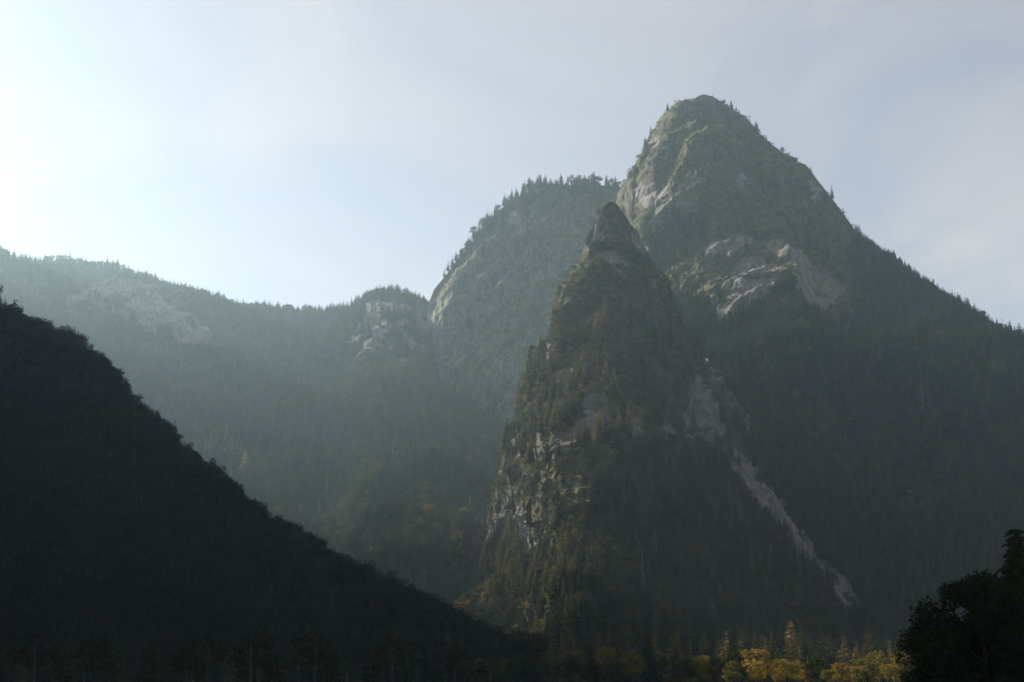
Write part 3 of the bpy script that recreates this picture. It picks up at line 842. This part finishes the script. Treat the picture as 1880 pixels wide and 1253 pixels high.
def back_trees(px, py, p, n, k, t):
    return sstep(0.50, 0.30, k) * (t > -0.10) * (0.75 + 0.25 * sstep(-0.3, 0.1, nz1(p, 60, 2.0))) * (px < 1150)
def hill_trees(px, py, p, n, k, t):
    return (t > -0.22) * 1.0 * (px > -260)

spr = []; brd = []; shr = []
def sow(kind_w, pts, h_lo, h_hi, hb_lo, hb_hi, seed, region):
    """split planted points into spruce and broadleaf; kind_w(p) = share of broadleaf"""
    r = np.random.default_rng(seed)
    isb = r.uniform(size=len(pts)) < kind_w(pts)
    g_ = np.clip(0.5 + 0.55 * fbm(pts, 80, 2, off=4.0) + r.normal(size=len(pts)) * 0.25, 0, 1)
    for p, b, q in zip(pts, isb, g_):
        if b: brd.append((p, hb_lo + (hb_hi - hb_lo) * q, r.uniform(0, 6.28), region))
        else: spr.append((p, h_lo + (h_hi - h_lo) * q, r.uniform(0, 6.28), region))

mixw = lambda base, amp, o: (lambda p: np.clip(base + amp * fbm(p, 110, 2, off=o), 0, 1))
sow(mixw(0.06, 0.4, 1.0), sample('main_peak', 90000, peak_trees, 21, 4.2), 11, 24, 9, 16, 31, 'peak')
sow(mixw(0.16, 0.6, 2.0), sample('rocky_spur', 60000, spur_trees, 22, 4.2), 11, 25, 9, 17, 32, 'spur')
sow(mixw(0.30, 0.6, 3.0), sample('cliff_mountain', 40000, cliff_trees, 23, 4.2), 14, 31, 16, 27, 33, 'cliff')
sow(mixw(0.22, 0.8, 4.0), sample('forested_ridge', 120000, back_trees, 24, 6.5), 13, 27, 12, 20, 34, 'ridge')
sow(mixw(0.55, 0.9, 5.0), sample('dark_hill', 60000, hill_trees, 25, 3.6), 6, 19, 6, 13, 35, 'hill')
for body, cnt, fn, sd, sp, lo, hi in (('main_peak', 60000, peak_scrub, 41, 2.6, 1.6, 5.0), ('rocky_spur', 60000, spur_scrub, 42, 2.1, 1.5, 4.6), ('cliff_mountain', 20000, cliff_scrub, 43, 3.5, 2.0, 5.0)):
    r = np.random.default_rng(sd)
    for p in sample(body, cnt, fn, sd, sp):
        shr.append((p, (lo + (hi - lo) * r.uniform() ** 1.8) * (0.5 if body == 'rocky_spur' and p[2] > 400 else 1.0), r.uniform(0, 6.28), body))

# valley floor: belt of spruce and golden broadleaf trees in front of the spur
gld = []
r = np.random.default_rng(77)
for _ in range(1500):
    px = r.uniform(780, 2000); dep = r.uniform(640, 1050)
    if px < 1000 and dep < 700: continue
    q = P(px, 1250, dep); q[2] = -0.3
    if r.uniform() < 0.42:
        brd.append((q, r.uniform(10, 19), r.uniform(0, 6.28), 'floor'))
    else:
        spr.append((q, r.uniform(13, 27), r.uniform(0, 6.28), 'floor'))
# mixed crowns filling the belt between the golden trees
for _ in range(46):
    px = r.uniform(1260, 1720); dep = r.uniform(490, 600)
    tip = 1222 + 14 * r.normal() - 0.03 * (dep - 490)
    q = P(px, max(1192, min(1240, tip)), dep); h = q[2] + 0.3; q[2] = -0.3
    (gld if r.uniform() < 0.45 else brd).append((q, h, r.uniform(0, 6.28), 'belt'))
# tall spruces of the front row, read from the photograph: (px, py of the tip, depth)
FRONT = [(1080, 1140, 660), (1100, 1160, 650), (1150, 1150, 655), (1190, 1160, 640), (1232, 1160, 640), (1200, 1165, 650), (1290, 1180, 620), (1318, 1170, 630), (1340, 1180, 625),
         (1360, 1155, 640), (1366, 1150, 630), (1385, 1158, 625), (1418, 1165, 630), (1450, 1135, 640), (1470, 1150, 660), (1490, 1170, 640), (1505, 1145, 640), (1550, 1165, 640), (1545, 1172, 650),
         (1590, 1160, 640), (1612, 1168, 650), (1632, 1172, 640), (1660, 1180, 655), (1700, 1160, 640), (1712, 1172, 650), (1730, 1168, 660), (1010, 1150, 690), (1050, 1148, 700), (1640, 1176, 630),
         (840, 1095, 780), (870, 1090, 800), (1130, 1152, 660), (1262, 1176, 630)]
for px, py, dep in FRONT:
    q = P(px, py, dep); h = q[2] + 0.3; q = q.copy(); q[2] = -0.3
    spr.append((q, h, r.uniform(0, 6.28), 'front'))
GOLD = [(1388, 1189, 520), (1345, 1210, 500), (1462, 1210, 520), (1430, 1225, 490), (1545, 1215, 500), (1520, 1228, 480), (1580, 1205, 515), (1612, 1192, 525), (1650, 1195, 530),
        (1300, 1212, 540), (1480, 1228, 495), (1575, 1222, 490), (1640, 1215, 500), (1680, 1205, 540), (1395, 1212, 480),
        (1118, 1185, 640), (1160, 1190, 620), (1290, 1200, 600), (1060, 1190, 660)]
# yellow crowns on the sunlit foot of the spur: (px, tip, base)
GOLD_FOOT = [(1000, 1130, 1172), (930, 1122, 1165), (955, 1140, 1180), (910, 1095, 1145), (1012, 1132, 1168), (880, 1130, 1160), (1065, 1098, 1116), (980, 1094, 1130),
             (918, 1060, 1090), (948, 1050, 1080), (1040, 1080, 1115), (895, 1085, 1120), (1015, 1060, 1090), (860, 1100, 1135)]
for px, py, dep in GOLD:
    q = P(px, py, dep); h = q[2] + 0.3; q = q.copy(); q[2] = -0.3
    gld.append((q, h, r.uniform(0, 6.28), 'front'))
# shaded trees at the very front
for _ in range(130):
    px = r.uniform(-100, 1330); dep = r.uniform(420, 640)
    if px > 900 + (dep - 420) * 1.0 and px > 1150: continue
    q = P(px, 1250, dep); q[2] = -0.3
    h = min(r.uniform(9, 20), P(px, 1205, dep)[2] if px > 850 else 30)
    (brd if r.uniform() < 0.5 else spr).append((q, h, r.uniform(0, 6.28), 'shade'))
# single trees on the skyline, read from the photograph: (px, py of the tip, height, depth, body)

# ------------------------------------------------------------------ which trees are seen largest
def coarse_bvh():
    vs_, fs_ = [], []; off = 0
    for nm, B in BODIES.items():
        V = B['V'][::3, ::3]
        f = grid_faces(V.shape[0], V.shape[1], B['wrap'])
        vs_.append(V.reshape(-1, 3)); fs_.append(f + off); off += V.shape[0] * V.shape[1]
    return BVHTree.FromPolygons(np.concatenate(vs_).tolist(), np.concatenate(fs_).tolist())
bvh = coarse_bvh()
eye = Vector((0, 0, EYE))

def ground_at(x, y):
    h = bvh.ray_cast(Vector((x, y, 1500)), Vector((0, 0, -1)))
    return h[0].z if h[0] is not None else 0.0
def on_skyline(px, py_tip, h, depth):
    depth = depth * DEEP
    q = P(px, py_tip, depth)
    g_ = ground_at(q[0], q[1])
    q[2] = g_ - 0.8
    return q, h * DEEP
def on_slope(px, py_tip, py_base):
    """foot of the tree where the slope lies behind the pixel of its base"""
    v = (Vector(P(px, py_base, 1000)) - eye).normalized()
    hit = bvh.ray_cast(eye, v)[0]
    q = np.array(hit); top = P(px, py_tip, q[1])
    q[2] -= 0.8
    return q, top[2] - q[2]
LONE = {
    'summit': [(1308, 170, 7.5, 1780), (1296, 174, 5, 1780), (1268, 182, 4, 1780)],
    'left_of_summit': [(1180.5, 262, 20, 1786)],
    'shoulder': [(1343, 178, 13, 1776), (1351, 190, 11, 1775), (1356, 196, 9, 1774), (1370, 206, 8, 1770), (1377, 214, 8, 1770), (1402, 238, 11, 1766), (1411, 244, 11, 1762), (1324, 180, 6, 1778)],
    'cliff_edge': [(849, 436, 15, 2098), (816, 483, 17, 2088), (880, 392, 20, 2104), (895, 385, 20, 2108), (926, 348, 24, 2114), (940, 342, 24, 2116), (948, 338, 24, 2116), (960, 335, 22, 2117), (973, 324, 26, 2118), (1030, 316, 28, 2120), (1090, 309, 30, 2120), (1147, 303, 32, 2120), (1135, 318, 22, 2120)],
}
SUNLIT = [(450, 824, 880), (385, 790, 830), (414, 778, 815), (424, 798, 838), (447, 794, 828), (433, 802, 834), (467, 824, 852), (402, 845, 872), (424, 860, 892), (408, 800, 836), (376, 800, 830), (396, 788, 826), (440, 812, 846),
          (510, 925, 955), (520, 934, 955), (550, 920, 955), (585, 916, 950), (470, 920, 955), (482, 918, 950), (490, 922, 952), (830, 950, 1005), (886, 945, 1000), (862, 905, 960), (845, 975, 1025), (900, 968, 1020)]
for key in LONE:
    for args in LONE[key]:
        q, h = on_skyline(*args)
        spr.append((q, h, r.uniform(0, 6.28), key))
for _ in range(60):
    px = r.uniform(845, 1120); base = r.uniform(1075, 1185)
    if base > 1120 + (px - 850) * 0.28: continue
    q, h = on_slope(px, base - r.uniform(24, 52), base)
    u_ = r.uniform()
    if u_ < 0.25: gld.append((q, h * 0.8, r.uniform(0, 6.28), 'foot'))
    elif u_ < 0.5: brd.append((q, h * 0.8, r.uniform(0, 6.28), 'foot'))
    else: spr.append((q, h, r.uniform(0, 6.28), 'foot'))
for _ in range(34):
    px = r.uniform(1000, 1740); dep = r.uniform(590, 700)
    q = P(px, r.uniform(1152, 1205), dep); h = q[2] + 0.3; q[2] = -0.3
    spr.append((q, h, r.uniform(0, 6.28), 'front'))
for args in GOLD_FOOT:
    q, h = on_slope(*args)
    gld.append((q, h, r.uniform(0, 6.28), 'foot'))
for px, dep, h in ((40, 936, 10), (62, 932, 9), (70, 930, 8), (128, 926, 10), (215, 914, 9), (225, 912, 8), (372, 880, 9), (380, 878, 8), (440, 866, 9), (446, 864, 8)):
    x_ = P(px, 600, dep)[0]
    gld.append((np.array((x_, dep, ground_at(x_, dep) - 0.5)), h, r.uniform(0, 6.28), 'rim'))  # rim light along the hill crest, put in as yellow leaf colour
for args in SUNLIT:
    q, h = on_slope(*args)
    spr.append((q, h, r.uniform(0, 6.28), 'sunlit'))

print('MAXZ', {k: round(float(B['V'][..., 2].max())) for k, B in BODIES.items()})
print('PLANTED', len(spr), len(brd), len(gld), len(shr))
def in_view(p, h):
    top = np.array(p) + (0, 0, h * 0.9)
    x, y = proj(top)
    if not (5 < x < 1875 and 5 < y < 1245): return False
    v = Vector(top) - eye
    hit = bvh.ray_cast(eye, v.normalized(), v.length - 6)
    return hit[0] is None

def pick(lst, most, forced):
    """indices of the trees that get an object each: those read singly, then the largest in view"""
    size = np.array([h / np.linalg.norm(p) for p, h, a, rg in lst])
    chosen = [i for i, t in enumerate(lst) if t[3] in forced]
    cset = set(chosen)
    for i in np.argsort(-size):
        if len(chosen) >= most: break
        if i in cset: continue
        p, h, a, rg = lst[i]
        if in_view(p, h): chosen.append(int(i)); cset.add(int(i))
    return chosen, cset

named_regions = set(LONE) | {'front', 'sunlit', 'foot'}
sp_i, sp_set = pick(spr, 290, named_regions)
bd_i, bd_set = pick(brd, 200, {'belt', 'foot'})

def side(px):
    return 'left' if px < 627 else ('middle' if px < 1254 else 'right')

def describe(kind, region, px, py):
    """label + group by where the tree stands"""
    if kind == 'spruce':
        T = {'summit': 'tiny spruce on the very top of the main rocky summit',
             'left_of_summit': 'lone slender spruce on the skyline just left below the main summit',
             'shoulder': 'small spruce on the skyline right below the main summit',
             'cliff_edge': 'spruce standing on the skyline edge of the hazy cliff mountain',
             'sunlit': 'spruce catching warm sunlight beyond the edge of the dark left hill',
             'front': 'tall spruce in the sunlit tree belt at the foot of the mountain',
             'foot': 'conifer on the sunlit foot of the rocky spur',
             'floor': 'conifer crowded in the valley belt at the foot of the rocky spur',
             'shade': 'shaded dark spruce at the bottom edge in front of the tree belt',
             'hill': 'dark shaded spruce on the slope of the left hill',
             'rise': 'spruce on the low wooded rise right of the dark left hill',
             'spur': 'conifer clinging to the lower flank of the rocky spur',
             'peak': 'spruce in the dark forest on the right side of the main peak',
             'ridge': 'hazy spruce on the forested slope behind the left hill',
             'cliff': 'spruce at the foot or on top of the hazy cliff mountain'}
    else:
        T = {'front': 'golden autumn tree in the sunlit belt at the bottom edge',
             'rim': 'small tree, rim light coloured gold, on the dark left hill edge',
             'belt': 'low rounded autumn tree filling the sunlit belt between taller trees',
             'foot': 'small yellow autumn tree on the sunlit foot of the rocky spur',
             'floor': 'autumn broadleaf tree crowded in the valley belt at the spur foot',
             'shade': 'shaded dark broadleaf tree at the bottom edge in front of the belt',
             'hill': 'dark rounded broadleaf tree on the slope of the left hill',
             'rise': 'broadleaf tree on the low wooded rise right of the dark left hill',
             'spur': 'brownish autumn broadleaf tree clinging to the flank of the rocky spur',
             'peak': 'broadleaf tree among the spruces on the right side of the main peak',
             'ridge': 'hazy broadleaf tree on the forested slope behind the left hill',
             'cliff': 'hazy broadleaf tree on the cliff mountain'}
    return T[region]

ROWS = {}
def plant(kind, name, meshes, p, h, a, region, lean=0.03, wide=1.0, label=None):
    o = bpy.data.objects.new(name, None)
    o.empty_display_size = 1.0
    COL.objects.link(o)
    o.location = p
    o.scale = (h * wide, h * wide, h)
    rr_ = random.Random(int(abs(p[0] * 91 + p[1] * 37)))
    o.rotation_euler = (rr_.uniform(-lean, lean), rr_.uniform(-lean, lean), a)
    px, py = proj(np.array(p))
    o['label'] = label or describe(kind, region, px, py)
    o['category'] = 'conifer' if kind == 'spruce' else 'tree'
    if not label:
        ROWS.setdefault((kind, region, name), []).append((float(px), o))
        o['group'] = {'spruce': 'conifers ', 'broadleaf': 'broadleaf trees '}[kind] + region.replace('_', ' ')
    for nm, me in (('trunk', meshes[0]), ('crown', meshes[1])):
        c = bpy.data.objects.new(nm, me)
        COL.objects.link(c)
        c.parent = o
    return o

for k, i in enumerate(sp_i):
    p, h, a, rg = spr[i]
    far = h / p[1] < 0.014
    lab = None
    if rg == 'sunlit' and k >= 0:
        px_, py_ = proj(np.array(p) + (0, 0, h))
        if abs(px_ - 450) < 3 and py_ > 815: lab = 'largest of the warmly lit conifers, full conical, beyond the edge of the left hill'
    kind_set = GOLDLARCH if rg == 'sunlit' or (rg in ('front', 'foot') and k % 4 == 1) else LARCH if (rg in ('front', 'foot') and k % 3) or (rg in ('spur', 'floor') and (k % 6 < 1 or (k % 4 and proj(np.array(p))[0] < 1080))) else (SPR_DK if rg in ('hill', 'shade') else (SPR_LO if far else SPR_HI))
    plant('spruce', 'conifer_tree', kind_set[k % len(kind_set)], p, h, a, rg, wide=random.uniform(0.85, 1.25), label=lab)
for k, i in enumerate(bd_i):
    p, h, a, rg = brd[i]
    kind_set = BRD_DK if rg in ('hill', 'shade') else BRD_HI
    plant('broadleaf', 'broadleaf_tree', kind_set[k % len(kind_set)], p, h, a, rg, wide=random.uniform(1.0, 1.35))
for k, (p, h, a, rg) in enumerate(gld):
    plant('broadleaf', 'golden_tree', GLD_HI[k % 5], p, h, a, rg, wide=random.uniform(1.05, 1.4))

def ordinal(k):
    return '%d%s' % (k, 'th' if 10 <= k % 100 <= 20 else {1: 'st', 2: 'nd', 3: 'rd'}.get(k % 10, 'th'))
SHORT = {('spruce', 'summit'): 'tiny spruce on top of the main summit', ('spruce', 'shoulder'): 'small spruce on the skyline right below the main summit',
         ('spruce', 'cliff_edge'): 'spruce on the skyline edge of the hazy cliff mountain', ('spruce', 'sunlit'): 'warmly lit conifer left of the rocky spur',
         ('spruce', 'front'): 'tall conifer in the sunlit belt at the mountain foot', ('broadleaf', 'front'): 'golden tree in the sunlit belt at the bottom edge',
         ('broadleaf', 'foot'): 'small %s tree on the sunlit spur foot', ('spruce', 'foot'): 'conifer on the sunlit foot of the rocky spur', ('broadleaf', 'rim'): 'small golden tree on the edge of the dark left hill', ('broadleaf', 'belt'): 'low rounded %s tree filling the sunlit belt'}
for (kind, region, name), row in ROWS.items():
    if (kind, region) in SHORT:
        row.sort(key=lambda t: t[0])
        for k, (x_, o) in enumerate(row):
            base = SHORT[(kind, region)]
            if '%s' in base: base = base % ('yellow' if name == 'golden_tree' else 'brownish green')
            o['label'] = base + ', ' + ordinal(k + 1) + ' from the left'

# ------------------------------------------------------------------ the rest of the forest, instanced
def proto_collection(name, meshes):
    c = bpy.data.collections.new(name)
    for i, m in enumerate(meshes):
        if isinstance(m, tuple):
            # join trunk and crown for the far copies
            a, b = m
            def arr(me):
                v = np.empty(len(me.vertices) * 3, np.float32); me.vertices.foreach_get('co', v)
                f = np.empty(len(me.loops), np.int32); me.loops.foreach_get('vertex_index', f)
                return v.reshape(-1, 3), f.reshape(-1, 4)
            va, fa = arr(a); vb_, fb = arr(b)
            me = mesh_from('%s_%02d' % (name, i), np.concatenate([va, vb_]), np.concatenate([fa, fb + len(va)]), b.materials[0])
            me.materials.append(a.materials[0])
            mi = np.zeros(len(me.polygons), np.int32); mi[:len(fa)] = 1
            me.polygons.foreach_set('material_index', mi)
        else:
            me = m
        c.objects.link(bpy.data.objects.new('%s_%02d' % (name, i), me))
    return c

def scatter(name, items, coll, nvar, label, cat, wide=(0.85, 1.25)):
    n_ = len(items)
    r_ = np.random.default_rng(n_)
    me = bpy.data.meshes.new(name)
    me.vertices.add(n_)
    me.vertices.foreach_set('co', np.array([t[0] for t in items], np.float32).ravel())
    h = np.array([t[1] for t in items], np.float32)
    w = h * r_.uniform(wide[0], wide[1], n_)
    me.attributes.new('scl', 'FLOAT_VECTOR', 'POINT').data.foreach_set('vector', np.stack([w, w, h], 1).astype(np.float32).ravel())
    rot = np.stack([r_.normal(size=n_) * 0.03, r_.normal(size=n_) * 0.03, np.array([t[2] for t in items])], 1)
    me.attributes.new('rot', 'FLOAT_VECTOR', 'POINT').data.foreach_set('vector', rot.astype(np.float32).ravel())
    me.attributes.new('idx', 'INT', 'POINT').data.foreach_set('value', r_.integers(0, nvar, n_).astype(np.int32))
    o = link(name, me, kind='stuff', label=label, category=cat)
    ng = bpy.data.node_groups.new(name + '_nodes', 'GeometryNodeTree')
    ng.interface.new_socket('Geometry', in_out='INPUT', socket_type='NodeSocketGeometry')
    ng.interface.new_socket('Geometry', in_out='OUTPUT', socket_type='NodeSocketGeometry')
    gi = ng.nodes.new('NodeGroupInput'); go = ng.nodes.new('NodeGroupOutput')
    ci = ng.nodes.new('GeometryNodeCollectionInfo')
    ci.inputs['Collection'].default_value = coll
    ci.inputs['Separate Children'].default_value = True
    ci.inputs['Reset Children'].default_value = True
    ip = ng.nodes.new('GeometryNodeInstanceOnPoints')
    ip.inputs['Pick Instance'].default_value = True
    def attr(nm, dt):
        a = ng.nodes.new('GeometryNodeInputNamedAttribute'); a.data_type = dt; a.inputs['Name'].default_value = nm
        return a.outputs['Attribute']
    ng.links.new(gi.outputs[0], ip.inputs['Points'])
    ng.links.new(ci.outputs[0], ip.inputs['Instance'])
    ng.links.new(attr('idx', 'INT'), ip.inputs['Instance Index'])
    ng.links.new(attr('rot', 'FLOAT_VECTOR'), ip.inputs['Rotation'])
    ng.links.new(attr('scl', 'FLOAT_VECTOR'), ip.inputs['Scale'])
    ng.links.new(ip.outputs[0], go.inputs[0])
    md = o.modifiers.new('scatter', 'NODES'); md.node_group = ng
    return o

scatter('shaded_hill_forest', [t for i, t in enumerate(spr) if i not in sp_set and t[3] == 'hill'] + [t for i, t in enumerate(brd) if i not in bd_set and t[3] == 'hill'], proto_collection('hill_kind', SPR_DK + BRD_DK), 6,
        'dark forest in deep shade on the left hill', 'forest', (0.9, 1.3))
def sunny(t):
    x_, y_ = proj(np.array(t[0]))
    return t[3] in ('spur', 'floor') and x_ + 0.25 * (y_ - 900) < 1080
scatter('spur_sun_coloured_spruces', [t for i, t in enumerate(spr) if i not in sp_set and sunny(t)], proto_collection('larch_kind', LARCH[:4] + SPR_LO[:2]), 6,
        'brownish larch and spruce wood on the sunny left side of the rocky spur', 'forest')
scatter('spur_forest', [t for i, t in enumerate(spr) if i not in sp_set and t[3] in ('spur', 'floor') and not sunny(t)], proto_collection('spur_kind', SPR_LO[:5] + LARCH[:1]), 6,
        'mixed spruce and larch forest on the lower rocky spur', 'forest')
scatter('spruce_forest', [t for i, t in enumerate(spr) if i not in sp_set and t[3] not in ('hill', 'spur', 'floor')], proto_collection('spruce_kind', SPR_LO), 5,
        'dark spruce forest covering the mountain slopes', 'forest')
scatter('broadleaf_forest', [t for i, t in enumerate(brd) if i not in bd_set and t[3] != 'hill'], proto_collection('broadleaf_kind', BRD_LO), 5,
        'brownish autumn broadleaf woods covering the slopes', 'forest', (1.0, 1.35))
scatter('mountain_scrub', shr, proto_collection('scrub_kind', SHRUBS), 4,
        'low scrub and dwarf pine on the rocky slopes', 'scrub', (0.9, 1.6))

# ------------------------------------------------------------------ pale dead trunks
def snag(px, py_top, py_bot, depth_guess, label):
    v = (Vector(P(px, py_bot, 1000)) - eye).normalized()
    hit = bvh.ray_cast(eye, v)
    dep = hit[0].y - 4 if hit[0] is not None else depth_guess
    p0 = P(px, py_bot, dep); p1 = P(px, py_top, dep)
    h = p1[2] - p0[2]
    rr_ = random.Random(px)
    pts = [(0, 0, -3), (0.05 * h * rr_.uniform(-.3, .3), 0, h * .5), (0.1 * h * rr_.uniform(-.3, .3), 0, h)]
    tv, tf = tube(pts, [0.26, 0.20, 0.06], 6)
    tvs = [tv]; tfs = [tf]; off = len(tv)
    root = link('dead_tree', None, loc=p0, label=label, category='dead tree', group='dead trunks')
    link('trunk', mesh_from('dead_trunk', tv, tf, M_DEAD), root)
    for i in range(5):
        z = h * rr_.uniform(0.35, 0.9); a = rr_.uniform(0, 6.28); ln = h * rr_.uniform(0.05, 0.12)
        bv, bf = tube([(0, 0, z), (ln * math.cos(a), ln * math.sin(a), z + ln * 0.3)], [0.09, 0.03], 4)
        link('branch', mesh_from('dead_branch', bv, bf, M_DEAD), root)
for px, y0, y1, lab in ((1181, 1003, 1090, 'pale dead trunk standing among dark spruces low on the rocky spur'),
                        (720, 805, 856, 'pale dead trunk on the hazy slope, tallest of those left of the spur'),
                        (601, 852, 900, 'pale dead trunk on the hazy slope, nearest to the dark left hill'),
                        (660, 850, 890, 'pale dead trunk on the hazy slope, middle one of three'),
                        (1594, 535, 575, 'pale dead trunk right of the light cliff band on the main peak'),
                        (1694, 690, 745, 'pale dead trunk in the dark forest at the right'),
                        (1147, 890, 930, 'pale dead trunk beside the crag in the middle of the spur'),
                        (1642, 985, 1010, 'pale dead trunk low in the dark right forest')):
    snag(px, y0, y1, 1300, lab)

# ------------------------------------------------------------------ big dark trees at the right edge
def big_tree(name, label, px, py_top, depth, seed, width, conifer=False, n=9000):
    q = P(px, py_top, depth); h = q[2] + 0.3
    base = (q[0], q[1], -0.3)
    root = link(name, None, loc=base, label=label, category='tree')
    root.scale = (h, h, h)
    if conifer:
        tr, cr = spruce('edge_spruce', seed, 44, 15, 7, width, 0.0, M_SHADELEAF)
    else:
        tr, cr = broadleaf('edge_tree', seed, n, 0.016, M_SHADELEAF, 60, 0.03, width)
    tr.materials[0] = M_SHADEBARK
    link('trunk', tr, root); link('crown', cr, root)
    return root
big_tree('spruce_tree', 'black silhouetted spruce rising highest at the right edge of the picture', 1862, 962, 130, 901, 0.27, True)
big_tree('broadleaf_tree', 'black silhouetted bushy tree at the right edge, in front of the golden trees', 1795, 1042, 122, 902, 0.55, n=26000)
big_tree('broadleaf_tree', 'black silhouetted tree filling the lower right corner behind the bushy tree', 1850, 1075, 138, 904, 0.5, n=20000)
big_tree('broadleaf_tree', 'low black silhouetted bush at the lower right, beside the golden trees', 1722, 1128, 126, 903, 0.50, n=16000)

# ------------------------------------------------------------------ haze
hb = np.array([(x, y, z) for x in (-5000, 5000) for y in (-1600, 5600) for z in (-6.0, 1100.0)])
hf = np.array([(0, 1, 3, 2), (4, 6, 7, 5), (0, 4, 5, 1), (2, 3, 7, 6), (0, 2, 6, 4), (1, 5, 7, 3)])
hm, hn, hl = new_mat('haze_air')
ho = N(hn, 'ShaderNodeOutputMaterial')
hv = N(hn, 'ShaderNodeVolumePrincipled')
hv.inputs['Color'].default_value = (0.62, 0.85, 1.0, 1)
hv.inputs['Density'].default_value = HAZE_DENSITY
hv.inputs['Anisotropy'].default_value = HAZE_ANISO
hl.new(hv.outputs[0], ho.inputs['Volume'])
link('haze', mesh_from('haze', hb, hf, hm), kind='stuff', label='thin sunlit haze filling the valley air', category='haze')
